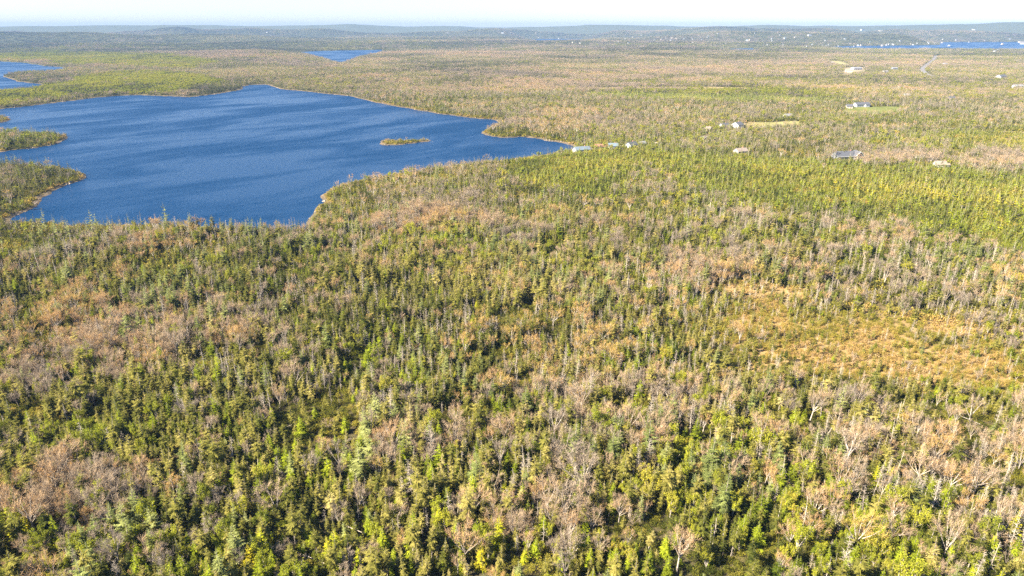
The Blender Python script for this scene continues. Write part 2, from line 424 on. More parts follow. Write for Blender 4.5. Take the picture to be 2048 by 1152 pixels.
nr, na = X.shape
ii, jj = np.meshgrid(np.arange(nr - 1), np.arange(na), indexing='ij')
jn = (jj + 1) % na
faces = np.stack([ii * na + jj, (ii + 1) * na + jj, (ii + 1) * na + jn, ii * na + jn], -1).reshape(-1, 4)[:, ::-1]
me = new_mesh("ground", np.stack([gx, gy, hz], -1), faces, True)
zz, zpx, zpy = zones(gx, gy)
gd = np.hypot(gx, gy)
base = np.stack([np.full(gx.shape, v) for v in (.070, .060, .034)], -1)
farc = np.array([.085, .090, .045])
k = sstep(900, 3500, gd)[:, None]
base = base * (1 - k) + farc * k
def blend(base, c, w):
    w = np.clip(w, 0, 1)[:, None]
    return base * (1 - w) + np.array(c) * w
base = blend(base, (.12, .13, .030), zz['green'] * .7)
base = blend(base, (.09, .10, .022), zz['plant'] * .6)
base = blend(base, (.27, .19, .085), np.maximum(zz['bog'], zz['bog2'] * .9))
for poly, c in LAWNS:
    base = blend(base, c, sstep(3, -1, poly_sd(gx, gy, poly)))
for (c, r_, _) in CLEAR:
    base = blend(base, (.20, .19, .09), sstep(r_ + 4, r_, np.hypot(gx - c[0], gy - c[1])) * .7)
base = blend(base, (.13, .105, .07), sstep(5, 3, wsd) * (gd < 2600))
base = blend(base, (.10, .08, .055), sstep(2, 0.5, wsd))
ca = me.color_attributes.new("ground", 'FLOAT_COLOR', 'POINT')
ca.data.foreach_set("color", np.concatenate([base, np.ones((len(base), 1))], -1).astype(np.float32).ravel())
ground = link("ground", me, None, [M['ground']]); ground['kind'] = 'structure'

# interpolated ground height for planting
def ground_z(x, y, w=None):
    x = np.atleast_1d(np.asarray(x, float)); y = np.atleast_1d(np.asarray(y, float))
    return terrain_h(x, y, water_sd(x, y) if w is None else w)

# water: one level sheet under the land, it shows where the land dips below it
av = np.radians(np.linspace(0, 360, 97)[:-1])
rv = np.array([60, 1500, 5000, 10000, 13000.])
wv = np.concatenate([[[0, 0, 0]], *[np.stack([r_ * np.sin(av), r_ * np.cos(av), 0 * av], -1) for r_ in rv]])
wf = []
for i in range(96): wf.append((0, 1 + (i + 1) % 96, 1 + i, 1 + i))
me = bpy.data.meshes.new("lake_water")
fl = [(0, 1 + (i + 1) % 96, 1 + i) for i in range(96)]
for kk in range(4):
    for i in range(96):
        a = 1 + kk * 96 + i; b = 1 + kk * 96 + (i + 1) % 96
        fl.append((a, b, b + 96, a + 96))
me.from_pydata([tuple(v) for v in wv], [], fl)
water = link("lake_water", me, None, [M['water']]); water['kind'] = 'structure'

# road ribbons
M['asphalt'] = simple_mat("pale_worn_asphalt", (.15, .14, .13), .9, .15, .3)
M['gravel_road'] = simple_mat("gravel_drive", (.30, .25, .19), .95, .2, .5)
def ribbon(name, pts, half, m_, lift):
    P = [np.array(q) for q in pts]; dense = []
    for a, b in zip(P[:-1], P[1:]):
        L = np.linalg.norm(b - a); nn = max(2, int(L / 12))
        for k_ in range(nn): dense.append(a + (b - a) * k_ / nn)
    dense.append(P[-1]); D = np.array(dense)
    for _ in range(6): D[1:-1] = (D[:-2] + D[1:-1] * 2 + D[2:]) / 4
    T = np.gradient(D, axis=0); T /= np.linalg.norm(T, axis=1)[:, None]
    Nn = np.stack([-T[:, 1], T[:, 0]], -1)
    L_, R_ = D + Nn * half, D - Nn * half
    zc = ground_z(D[:, 0], D[:, 1]) + lift
    zl = np.maximum(zc, ground_z(L_[:, 0], L_[:, 1]) + lift); zr = np.maximum(zc, ground_z(R_[:, 0], R_[:, 1]) + lift)
    V = []; 
    for i in range(len(D)):
        V += [(*L_[i], zl[i]), (*D[i], max(zc[i], (zl[i] + zr[i]) / 2)), (*R_[i], zr[i])]
    F = []
    for i in range(len(D) - 1):
        for q in (0, 1): F.append((3 * i + q, 3 * i + q + 1, 3 * i + q + 4, 3 * i + q + 3))
    o = link(name, new_mesh(name, V, F), None, [m_]); o['kind'] = 'structure'
    return D
ROAD_D = [(ribbon("road", *ROADS['far'], M['asphalt'], .35), 9.5), (ribbon("gravel_lane", *ROADS['driveway'], M['gravel_road'], .2), 3.6)]

# ------------------------------------------------------------------ plants: prototype meshes
class Tri:
    def __init__(s): s.v = []; s.f = []; s.t = []
    def tri(s, a, b, c, tone):
        i = len(s.v); s.v += [a, b, c]; s.f.append((i, i + 1, i + 2)); s.t += [tone] * 3
    def tube(s, p0, p1, r0, r1, tone, n=4):
        p0 = Vector(p0); p1 = Vector(p1); d = (p1 - p0)
        if d.length < 1e-5: return
        d.normalize(); u = d.orthogonal().normalized(); w = d.cross(u)
        i = len(s.v)
        for p, r in ((p0, r0), (p1, r1)):
            for k in range(n):
                a = 2 * math.pi * k / n
                s.v.append(tuple(p + (u * math.cos(a) + w * math.sin(a)) * r)); s.t.append(tone)
        for k in range(n):
            a, b = i + k, i + (k + 1) % n
            s.f.append((a, b, b + n)); s.f.append((a, b + n, a + n))
    def mesh(s, name, m_):
        me = new_mesh(name, s.v, s.f); at_ = me.attributes.new("tone", 'FLOAT', 'POINT')
        at_.data.foreach_set("value", np.array(s.t, np.float32)); me.materials.append(m_)
        return me

U = random.uniform
def rv3(s): return Vector((U(-s, s), U(-s, s), U(-s, s)))

def blade(T, p, d, L, w, tone, droop=.15):
    """a spray of needles or leaves: a small ragged triangle"""
    d = d.normalized(); side = d.cross(Vector((U(-.4, .4), U(-.4, .4), 1))).normalized()
    T.tri(tuple(p - side * w * .5), tuple(p + side * w * .5), tuple(p + d * L - Vector((0, 0, droop * L))), tone)

def conifer(h, r, z0, gap, nb, seg, ragged, droop, top=1.0, dens=1.0, wmul=1.0, power=.85, lean=0.0):
    Tc, Tt = Tri(), Tri()
    lx, ly = U(-lean, lean), U(-lean, lean)
    def ax(z): return Vector((lx * (z / h) ** 2 * h, ly * (z / h) ** 2 * h, z))
    tr = .045 + h * .009
    zs = [0, h * .3, h * .6, h * .98]
    for a, b in zip(zs[:-1], zs[1:]): Tt.tube(ax(a), ax(b), tr * (1 - .9 * a / h), tr * (1 - .9 * b / h), U(.2, .8), 5)
    # dead lower twigs
    z = h * .12
    while z < z0 * h + .5:
        a = U(0, 6.28); L = r * U(.25, .6)
        d = Vector((math.cos(a), math.sin(a), U(-.3, .1)))
        p = ax(z); side = Vector((-d.y, d.x, 0)) * .02
        Tt.tri(tuple(p - side), tuple(p + side + Vector((0, 0, .03))), tuple(p + d * L), U(.3, 1)); z += U(.04, .16) if z0 > .3 else U(.12, .35)
    z = z0 * h
    while z < h * .985:
        f = (z - z0 * h) / (h - z0 * h)
        R_ = r * (1 - f) ** power * (min(1, .45 + f * 3.2) if z0 > .12 else 1)
        n_ = max(3, int(nb * (.5 + .5 * (1 - f)) + U(-.5, .9)))
        a0 = U(0, 6.28)
        for k in range(n_):
            if U(0, 1) < ragged * .35: continue
            a = a0 + 6.283 * k / n_ + U(-.35, .35)
            L = max(.16, R_ * U(1 - ragged, 1 + ragged * .5))
            el = (-.35 - droop) * (1 - f) + .5 * f + U(-.12, .12)
            d = Vector((math.cos(a) * math.cos(el), math.sin(a) * math.cos(el), math.sin(el)))
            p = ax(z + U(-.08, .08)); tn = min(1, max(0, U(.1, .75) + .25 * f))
            ns = max(2, int(seg * L / max(r, .1) + .6))
            for q in range(ns):
                t = (q + .6) / ns
                pp = p + d * (L * t * .85) + Vector((0, 0, .10 * L * t * t))
                wl = L * (.42 * (1 - t) + .20) * U(.8, 1.3)
                for s_ in (-1, 1):
                    dd = (d + Vector((-math.sin(a), math.cos(a), 0)) * s_ * U(.7, 1.3) + Vector((0, 0, U(-.35, .15)))).normalized()
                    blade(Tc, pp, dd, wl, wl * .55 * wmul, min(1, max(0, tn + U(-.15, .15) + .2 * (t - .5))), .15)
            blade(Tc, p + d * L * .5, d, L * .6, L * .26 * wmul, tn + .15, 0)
        z += gap * U(.7, 1.3)
    blade(Tc, ax(h * .97), Vector((U(-.1, .1), U(-.1, .1), 1)), h * .06 + .15, .10, .9, 0)
    return Tt, Tc

def broad(h, r, kind, ntw, leafsz, seed_limb=7, trunkfrac=.35):
    Tc, Tt = Tri(), Tri()
    tr = .05 + h * .011
    lean = Vector((U(-.12, .12), U(-.12, .12), 0)) * h
    fork = Vector((0, 0, h * trunkfrac)) + lean * .3
    Tt.tube((0, 0, 0), fork, tr, tr * .7, U(.4, .9), 5)
    tips = []
    for k in range(seed_limb):
        a = 6.283 * k / seed_limb + U(-.5, .5); sp = U(.35, 1.0) * r
        start = Vector((0, 0, 0)).lerp(fork, U(.6, 1.0))
        end = Vector((math.cos(a) * sp, math.sin(a) * sp, h * U(.66, .97) * (1 - .18 * sp / r))) + lean
        mid = start.lerp(end, .5) + Vector((math.cos(a), math.sin(a), -.4)) * U(0, .12) * r
        Tt.tube(start, mid, tr * .48, tr * .34, U(.4, 1), 4); Tt.tube(mid, end, tr * .34, tr * .09, U(.4, 1), 3)
        tips.append((start, mid, end))
        for j in range(4):
            b0 = mid.lerp(end, U(0, .7)); dd = (end - mid).normalized() + rv3(.8); dd.z = abs(dd.z) * .8 + .1
            e2 = b0 + dd.normalized() * r * U(.3, .6)
            Tt.tube(b0, e2, tr * .16, tr * .04, U(.4, 1), 3); tips.append((b0, b0.lerp(e2, .5), e2))
    for k in range(ntw):
        s, m_, e = random.choice(tips)
        t = U(.25, 1.05) ** .8
        p = (m_.lerp(e, (t - .5) * 2) if t > .5 else s.lerp(m_, t * 2))
        d = ((e - s).normalized() * .7 + rv3(.8)); d.z += .35; d.normalize()
        if kind == 'bare':
            L = U(.35, .95) * (r / 2.2)
            blade(Tc, p, d, L, U(.028, .055) * leafsz, U(0, 1), -.05)
            if U(0, 1) < .7:   # buds
                q = p + d * L * U(.6, 1); s2 = .085 * leafsz
                blade(Tc, q, rv3(1) + Vector((0, 0, .01)), s2 * 1.4, s2, U(.2, 1), 0)
        else:
            q = p + rv3(.30 * r / 2)
            blade(Tc, q, rv3(1) + Vector((0, 0, .2)), leafsz * U(.7, 1.4), leafsz * U(.6, 1), min(1, max(0, U(0, .8) + .2 * (q.z / h))), .1)
    return Tt, Tc

def snag(h, nbr, lean, far=False, broken=False):
    Tc, Tt = Tri(), Tri()
    lx, ly = U(-lean, lean), U(-lean, lean)
    def ax(z): return Vector((lx * z, ly * z, z)) + Vector((math.sin(z * .8) * .06, math.cos(z * .7) * .06, 0))
    tr = .045 + h * .006; n_ = 5
    for k in range(n_):
        a, b = h * k / n_, h * (k + 1) / n_
        Tt.tube(ax(a), ax(b), tr * (1 - .85 * a / h), tr * ((1 - .85 * b / h) if not broken else (1 - .5 * b / h)), U(.3, 1), 4)
    for k in range(nbr):
        f = U(.15, .99) ** .8; z = h * f; a = U(0, 6.28)
        L = (1.25 * (1 - f) + .35) * U(.4, 1.2) * h / 8
        el = U(-.5, .25) + .5 * f
        d = Vector((math.cos(a) * math.cos(el), math.sin(a) * math.cos(el), math.sin(el)))
        p = ax(z); w = .028 if not far else .05
        side = Vector((-d.y, d.x, 0)) * w; e = p + d * L
        Tc.tri(tuple(p - side), tuple(p + side), tuple(e), U(0, 1))
        Tc.tri(tuple(p - Vector((0, 0, w))), tuple(p + Vector((0, 0, w))), tuple(e), U(0, 1))
        for j in range(2 if far else 5):
            q = p.lerp(e, U(.3, 1)); dd = d + rv3(.9)
            blade(Tc, q, dd, L * U(.2, .5), w * 1.1, U(0, 1), .1)
    return Tt, Tc

def bush(r, h, nl, sz):
    Tc = Tri()
    lobes = [(Vector((U(-.5, .5) * r, U(-.5, .5) * r, U(.35, .75) * h)), U(.45, .8) * r) for _ in range(5)]
    for k in range(nl):
        c, q = random.choice(lobes)
        d = rv3(1)
        if d.length > 1 or d.length < .05: d.normalize()
        d = d.normalized() * U(.6, 1) ; d.z = d.z * .8
        p = c + Vector((d.x * q, d.y * q, d.z * h * .45))
        if p.z < .05: p.z = U(.05, .4 * h)
        blade(Tc, p, d * .6 + rv3(.7), sz * U(.7, 1.4), sz * U(.45, .8), min(1, max(0, U(.1, .8))), .1)
    return None, Tc

NEAR, FAR_, HTS = {}, {}, {}
def reg(kind, gen_near, gen_far, nn, nf, mt, mc):
    NEAR[kind] = []; FAR_[kind] = []
    for q in range(nn):
        Tt, Tc = gen_near(q)
        NEAR[kind].append((Tt.mesh(kind + "_trunk", mt) if Tt else None, Tc.mesh(kind + "_crown", mc), Tt, Tc))
    for q in range(nf):
        Tt, Tc = gen_far(q); FAR_[kind].append((None, None, Tt, Tc))

# height of every prototype is about its nominal size; instances are scaled 0.7-1.3
def spruce_near(q):
    if q % 3 == 0: return conifer(7.0, 1.6, .08, .27, 8, 5, .45, .15, lean=.03, wmul=.9)
    if q % 3 == 1: return conifer(7.6, 1.45, .42, .24, 7, 5, .7, .25, power=.45, lean=.06, wmul=.8)      # bare pole below, ragged club on top
    return conifer(6.0, 1.3, .16, .26, 7, 4, .65, .2, power=.6, lean=.05, wmul=.85)
def spruce_far(q):
    if q % 2 == 0: return conifer(7.0, 1.5, .08, .65, 5, 2, .4, .15, wmul=1.7)
    return conifer(7.2, 1.25, .3, .6, 4, 2, .5, .2, wmul=1.8, power=.5)
reg('spruce', spruce_near, spruce_far, 9, 5, M['bark'], M['spruce'])
reg('fir', lambda q: conifer(5.8, 1.75, .03, .26, 9, 5, .4, .05, wmul=.9, power=.8), lambda q: conifer(5.8, 1.7, .03, .6, 6, 2, .3, .05, wmul=1.8), 6, 4, M['bark'], M['fir'])
reg('pine', lambda q: conifer(8.6, 1.9, .15, .36, 8, 6, .6, -.12, wmul=.75, power=.62, lean=.03), lambda q: conifer(8.6, 1.9, .15, .8, 6, 3, .6, -.1, wmul=1.4, power=.6), 5, 3, M['bark'], M['pine'])
reg('bare', lambda q: broad(U(6, 9), U(1.7, 3.0), 'bare', 850, .85, random.randint(5, 9), U(.15, .4)), lambda q: broad(8, 2.4, 'bare', 230, 1.6, 6, .3), 8, 5, M['bark'], M['twigs'])
reg('leafy', lambda q: broad(U(6, 8), U(1.7, 2.4), 'leaf', 2300, .17, 8, .25), lambda q: broad(7, 2.1, 'leaf', 320, .44, 6, .25), 6, 4, M['bark'], M['leaf'])
reg('dead', lambda q: snag(U(5.5, 8.5), [60, 90, 30, 120][q % 4], [.03, .07, .12, .05][q % 4], False, q % 4 == 2), lambda q: snag(6.5, 26, .06, True), 9, 4, M['dead'], M['dead'])
reg('shrub', lambda q: bush(U(.8, 1.4), U(.9, 1.8), 300, .20), lambda q: bush(1.2, 1.4, 60, .48), 8, 4, None, M['shrub'])

# joined prototypes for the instanced masses (kept out of the scene, used only as instance sources)
def joined(name, parts, offsets=None):
    """parts: list of (Tri, material, matrix)"""
    V, F, T_, MI, mats = [], [], [], [], []
    nv = 0
    for Tr, m_, mx in parts:
        if Tr is None or not Tr.v: continue
        v = np.array(Tr.v); 
        if mx is not None:
            mm = np.array(mx); v = v @ mm[:3, :3].T + mm[:3, 3]
        if m_ not in mats: mats.append(m_)
        V.append(v); F.append(np.array(Tr.f) + nv); nv += len(v); T_ += Tr.t; MI += [mats.index(m_)] * len(Tr.f)
    me = new_mesh(name, np.concatenate(V), np.concatenate(F))
    a_ = me.attributes.new("tone", 'FLOAT', 'POINT'); a_.data.foreach_set("value", np.array(T_, np.float32))
    for m_ in mats: me.materials.append(m_)
    me.polygons.foreach_set("material_index", np.array(MI, np.int32))
    return me

MT = dict(spruce=(M['bark'], M['spruce']), fir=(M['bark'], M['fir']), pine=(M['bark'], M['pine']), bare=(M['bark'], M['twigs']),
          leafy=(M['bark'], M['leaf']), dead=(M['dead'], M['dead']), shrub=(None, M['shrub']))

def proto_collection(name, meshes):
    c = bpy.data.collections.new(name)
    for i, me in enumerate(meshes):
        o = bpy.data.objects.new("%s_%03d" % (name, i), me); c.objects.link(o)
    return c

PC = {}
for k_, lst in NEAR.items():
    nm = [joined(k_ + "_whole", [(t[2], MT[k_][0], None), (t[3], MT[k_][1], None)]) for t in lst]
    fm = [joined(k_ + "_small", [(t[2], MT[k_][0], None), (t[3], MT[k_][1], None)]) for t in FAR_[k_]]
    PC[k_] = (proto_collection("src_" + k_, nm + fm), len(nm), len(fm))

def grove(size, nt, mix, sc=1.0):
    parts = []
    for i in range(nt):
        kd = random.choices(list(mix.keys()), list(mix.values()))[0]
        t = random.choice(FAR_[kd]); s = U(.7, 1.2) * sc * (1.9 if kd == 'shrub' else 1)
        rr_ = size * .62 * math.sqrt(U(0, 1)); a = U(0, 6.28)
        mx = Matrix.Translation((rr_ * math.cos(a), rr_ * math.sin(a), -.3)) @ Matrix.Rotation(U(0, 6.28), 4, 'Z') @ Matrix.Scale(s, 4)
        parts += [(t[2], MT[kd][0], mx), (t[3], MT[kd][1], mx)]
    return parts
GROVES = [('conifer', dict(spruce=.72, fir=.2, dead=.08)), ('mixed', dict(spruce=.52, bare=.16, dead=.14, fir=.12, leafy=.06)),
          ('barewood', dict(bare=.40, dead=.24, spruce=.30, fir=.06)), ('greenwood', dict(leafy=.42, shrub=.40, fir=.12, spruce=.06))]
gm = []
for _, mix in GROVES:
    for v in range(4): gm.append(joined("grove_mesh", grove(12, 13, mix)))
PC['grove'] = (proto_collection("src_grove", gm), 16, 0)
gm2 = []
for _, mix in GROVES:
    for v in range(3): gm2.append(joined("grove_mesh", grove(30, 34, mix, 1.25)))
PC['big_grove'] = (proto_collection("src_big_grove", gm2), 12, 0)

def scatter(name, coll, x, y, z, rot, scl, idx, tint):
    me = bpy.data.meshes.new(name)
    n_ = len(x)
    me.vertices.add(n_); me.vertices.foreach_set("co", np.stack([x, y, z], -1).astype(np.float32).ravel())
    def fa(nm, ty, arr, fld='value'):
        a_ = me.attributes.new(nm, ty, 'POINT'); a_.data.foreach_set(fld, arr)
    fa("rot", 'FLOAT_VECTOR', rot.astype(np.float32).ravel(), 'vector')
    fa("scl", 'FLOAT_VECTOR', scl.astype(np.float32).ravel(), 'vector')
    fa("idx", 'INT', idx.astype(np.int32)); fa("tint", 'FLOAT', tint.astype(np.float32))
    o = link(name, me); o['kind'] = 'stuff'
    g = bpy.data.node_groups.new(name + "_scatter", 'GeometryNodeTree')
    g.interface.new_socket("Geometry", in_out='INPUT', socket_type='NodeSocketGeometry')
    g.interface.new_socket("Geometry", in_out='OUTPUT', socket_type='NodeSocketGeometry')
    gi = g.nodes.new('NodeGroupInput'); go = g.nodes.new('NodeGroupOutput')
    ip = g.nodes.new('GeometryNodeInstanceOnPoints'); ip.inputs["Pick Instance"].default_value = True
    ci = g.nodes.new('GeometryNodeCollectionInfo'); ci.inputs["Collection"].default_value = coll
    ci.inputs["Separate Children"].default_value = True; ci.inputs["Reset Children"].default_value = True
    def na_(nm, ty):
        q = g.nodes.new('GeometryNodeInputNamedAttribute'); q.data_type = ty; q.inputs["Name"].default_value = nm
        return [s for s in q.outputs if s.enabled and s.name == "Attribute"][0]
    g.links.new(gi.outputs[0], ip.inputs["Points"]); g.links.new(ci.outputs[0], ip.inputs["Instance"])
    g.links.new(na_("idx", 'INT'), ip.inputs["Instance Index"])
    g.links.new(na_("rot", 'FLOAT_VECTOR'), ip.inputs["Rotation"]); g.links.new(na_("scl", 'FLOAT_VECTOR'), ip.inputs["Scale"])
    g.links.new(ip.outputs[0], go.inputs[0])
    md = o.modifiers.new("scatter", 'NODES'); md.node_group = g
    return o

# ------------------------------------------------------------------ planting
def jitter_grid(d0, d1, cell, half_deg=42.5):
    xm = d1 * math.sin(R(half_deg))
    xs = np.arange(-xm, xm, cell); ys = np.arange(d0 * .6, d1, cell)
    gx_, gy_ = np.meshgrid(xs, ys); gx_ = gx_.ravel(); gy_ = gy_.ravel()
    dd = np.hypot(gx_, gy_); th = np.degrees(np.arctan2(gx_, gy_))
    k = (dd >= d0) & (dd < d1) & (np.abs(th) < half_deg + 900 / np.maximum(dd, 60) * .3)
    gx_, gy_ = gx_[k], gy_[k]
    return gx_ + rng.uniform(-.62, .62, gx_.shape) * cell, gy_ + rng.uniform(-.62, .62, gy_.shape) * cell

def clear_mask(x, y, shade=True):
    """True where trees may stand"""
    ok = np.ones(x.shape, bool)
    for (c, r_, sl) in CLEAR:
        ok &= np.hypot(x - c[0], y - c[1]) > r_
        # open strip towards the camera in front of each house
        L = math.hypot(*c); ux, uy = c[0] / L, c[1] / L
        al = (L - (x * ux + y * uy)); ac = np.abs(x * -uy + y * ux)
        strip = 2 + L * .005
        ok &= ~((al > 0) & (al < strip) & (ac < r_ * .85))
    for poly, c in LAWNS: ok &= poly_sd(x, y, poly) > 0
    for D, hw in ROAD_D:
        if hw < 5: rr_ = hw
        else: rr_ = hw
        m_ = np.full(x.shape, 1e9)
        for q in range(0, len(D), 1): m_ = np.minimum(m_, (x - D[q, 0]) ** 2 + (y - D[q, 1]) ** 2)
        ok &= m_ > (rr_ + 2) ** 2
    return ok

KINDS = ['spruce', 'fir', 'pine', 'bare', 'leafy', 'dead']
def choose(x, y, z, wsd_):
    d = np.hypot(x, y)
    n1 = .6 * fbm(x, y, 70, 101) + .4 * fbm(x, y, 210, 100); n2 = fbm(x, y, 42, 102); n3 = fbm(x, y, 30, 103); n4 = fbm(x, y, 26, 105)
    w = np.zeros((6, len(x)))
    conif = sstep(.30, .62, n1)
    w[0] = .50 * (.45 + .9 * conif)
    w[1] = .20 * (.3 + 1.6 * sstep(.45, .65, n2))
    w[2] = .06 * (.2 + 3.0 * sstep(.52, .7, n3))
    w[3] = .125 * (.6 + .6 * sstep(.48, .30, n1) + 1.2 * sstep(.55, .7, n4))
    w[4] = .055 * (.3 + 3 * sstep(.55, .72, fbm(x, y, 34, 107)))
    w[5] = .185 * (.3 + 1.5 * sstep(.45, .65, fbm(x, y, 38, 108)))
    P = z['plant']; w[1] += P * 4; w[0] += P * .5; w[3] *= 1 - .95 * P; w[5] *= 1 - .93 * P; w[0] *= 1 - .3 * P; w[4] += 0 * P
    G = z['green']; nr_ = sstep(620, 760, to_pixel(x, y, 0)[1]); w[4] += G * (.25 + .6 * nr_); w[1] += G * (1.4 - .9 * nr_); w[0] *= 1 - .6 * G; w[5] *= 1 - .7 * G
    K = z['pink']; w[3] += K * .75; w[0] *= 1 - .5 * K; w[1] *= 1 - .6 * K
    D_ = z['dark']; w[0] += D_ * 1.2; w[1] += .15 * D_; w[3] *= 1 - .7 * D_
    X_ = z['dead']; w[5] += X_ * .55; w[3] += .2 * X_
    B = np.maximum(z['bog'], z['bog2'] * .8); w[0] += B * .3; w[1] *= 1 - B; w[2] *= 1 - B; w[3] *= 1 - .6 * B; w[4] *= 1 - .8 * B; w[5] += B * .35
    w[2] += .04 * (wsd_ < 30) * (d < 520)
    w /= w.sum(0); c = np.cumsum(w, 0); u = rng.random(len(x))
    return (u[None] > c).sum(0).clip(0, 5), n1, n2

def tint_for(kind, x, y, z):
    n_ = len(x); big = fbm(x, y, 55, 120 + kind); sm = rng.normal(0, .13, n_)
    base = [.42, .42, .5, .42, .42, .55][kind]
    t = base + (big - .5) * .7 + sm
    if kind == 0: t = t - .02 - .20 * z['dark'] + .12 * z['bog']
    if kind == 1: t = t - .10 * z['dark'] + z['plant'] * (.15 + .5 * (fbm(x, y, 60, 140) - .45))
    if kind == 1: t = t + .16 * z['green']
    if kind == 3: t = t + (big - .5) * .7 + rng.choice([0, 0, 0, .22, -.2], n_)
    return np.clip(t, 0.02, .98)

plants = []
px_, py_ = jitter_grid(78, 400, 1.68)
plants.append((px_, py_, 'n'))
px_, py_ = jitter_grid(400, 1250, 2.5, 41)
plants.append((px_, py_, 'f'))
PLACED = {k_: [] for k_ in KINDS}
shr = []
for (x, y, lod) in plants:
    w = water_sd(x, y)
    k = (w > 2.8) & clear_mask(x, y)
    x, y, w = x[k], y[k], w[k]
    z, px, py = zones(x, y)
    d = np.hypot(x, y)
    # gaps in the canopy, open bog
    gap = fbm(x, y, 17, 77)
    keep = rng.random(len(x)) < (.95 - .75 * sstep(.56, .70, gap) * (1 - z['plant'])) * (1 - .74 * z['bog']) * (1 - .64 * z['bog2'])
    isl = poly_sd(x, y, ISLAND)
    pen = blob(px, py, 1010, 268, 60, 8)
    keep &= ~((pen > .3) & (rng.random(len(x)) < .8))
    x, y, w = x[keep], y[keep], w[keep]; z = {q: v[keep] for q, v in z.items()}
    kd, n1, n2 = choose(x, y, z, w); gz = terrain_h(x, y, w)
    d = np.hypot(x, y); onisl = poly_sd(x, y, ISLAND) < 0
    for ki, kn in enumerate(KINDS):
        s_ = kd == ki; m_ = int(s_.sum())
        xs, ys, zs = x[s_], y[s_], gz[s_]
        zz_ = {q: v[s_] for q, v in z.items()}
        sc = np.clip(rng.lognormal(-.14, .33, m_) * np.where(zz_['plant'] > .5, .9, 1), .34, 1.65) * (1 - .42 * np.maximum(zz_['bog'], zz_['bog2'])) * (1 - .12 * zz_['plant'])
        sc *= .67 + .38 * fbm(xs, ys, 50, 130)
        sc = np.where(onisl[s_], sc * .7, sc)
        qx_, qy_ = to_pixel(xs, ys, 0); sc *= 1 + .35 * np.minimum(1, blob(qx_, qy_, 60, 370, 130, 50) + blob(qx_, qy_, 60, 285, 120, 20))
        sc *= 1 - .35 * sstep(14, 4, w[s_])
        wd = sc * rng.uniform(.85, 1.2, m_)
        nn, nf = PC[kn][1], PC[kn][2]
        idx = rng.integers(0, nn, m_) if lod == 'n' else nn + rng.integers(0, nf, m_)
        if kn == 'pine': sc = np.where((w[s_] < 30) & (w[s_] > 5) & (d[s_] < 520), sc * 1.2, sc)
        rt = np.stack([rng.normal(0, .035, m_), rng.normal(0, .035, m_), rng.uniform(0, 6.283, m_)], -1)
        PLACED[kn].append((xs, ys, zs - .1, rt, np.stack([wd, wd, sc], -1), idx, tint_for(ki, xs, ys, zz_), np.full(m_, lod == 'n')))

# taller pines stand along the near shore
LOOK = {  # kind -> object name, group phrase, stuff name
    'spruce': ('spruce_tree', 'spruce trees of the near woods', 'spruce_woods'), 'fir': ('fir_tree', 'bushy fir trees of the near woods', 'fir_woods'),
    'pine': ('pine_tree', 'soft blue green pines of the near woods', 'pine_woods'), 'bare': ('bare_tree', 'bare budding trees of the near woods', 'bare_woods'),
    'leafy': ('leafy_tree', 'trees in fresh leaf in the near woods', 'leafy_woods'), 'dead': ('dead_tree', 'grey dead trees of the near woods', 'dead_woods')}
CHOSEN = []
for kn in KINDS:
    cat = [np.concatenate([b[i] for b in PLACED[kn]]) for i in range(8)]
    x, y, z, rt, sc, idx, ti, isn = cat
    hh = 8 * sc[:, 2]
    qx, qy = to_pixel(x, y, z + hh * .6); _, bt = to_pixel(x, y, z + hh)
    depth = y * CP + (CAM_H - z) * SP
    inview = (qx > 8) & (qx < 2040) & (qy < 1146) & isn
    size = np.where(inview, hh * sc[:, 0] ** .5 / depth, 0)
    order = np.argsort(-size)[:300]
    order = order[size[order] > 0]
    pick = np.zeros(len(x), bool); pick[order] = True
    for i in order: CHOSEN.append((kn, x[i], y[i], z[i], rt[i], sc[i], int(idx[i]), float(ti[i]), float(qx[i]), float(qy[i])))
    r_ = ~pick
    scatter(LOOK[kn][2], PC[kn][0], x[r_], y[r_], z[r_], rt[r_], sc[r_], idx[r_], ti[r_])

# undergrowth between the trees
for (d0, d1, cell, lod) in ((82, 280, 1.3, 'n'), (280, 700, 1.9, 'f'), (700, 1150, 3.0, 'f')):
    x, y = jitter_grid(d0, d1, cell)
    w = water_sd(x, y); k = (w > 2.2) & clear_mask(x, y) ; x, y, w = x[k], y[k], w[k]
    z, px, py = zones(x, y); gp = fbm(x, y, 12, 79)
    k = rng.random(len(x)) < .62 + .3 * sstep(.4, .6, gp)
    x, y, w = x[k], y[k], w[k]; z = {q: v[k] for q, v in z.items()}
    n_ = len(x); B = np.maximum(z['bog'], z['bog2'] * .8)
    t = .30 + (fbm(x, y, 16, 150) - .5) * .8 + rng.normal(0, .12, n_)
    t = t + .56 * B + .10 * z['green'] + .2 * z['pink'] * (rng.random(n_) < .5) + .3 * sstep(8, 3, w)
    t = np.where((z['bog'] > .5), .84 + rng.normal(0, .14, n_), t)
    s = rng.uniform(.55, 1.25, n_) * (1 - .35 * z['bog']) * (1.0 if d0 < 200 else 1.25) * (1 if d0 < 500 else 1.4)
    shr.append((x, y, terrain_h(x, y, w) - .12, np.stack([0 * x, 0 * x, rng.uniform(0, 6.28, n_)], -1),
                np.stack([s, s, s * rng.uniform(.7, 1.2, n_)], -1), (rng.integers(0, 8, n_) if lod == 'n' else 8 + rng.integers(0, 4, n_)), np.clip(t, .02, .98)))
scatter("undergrowth", PC['shrub'][0], *[np.concatenate([s[i] for s in shr]) for i in range(7)])

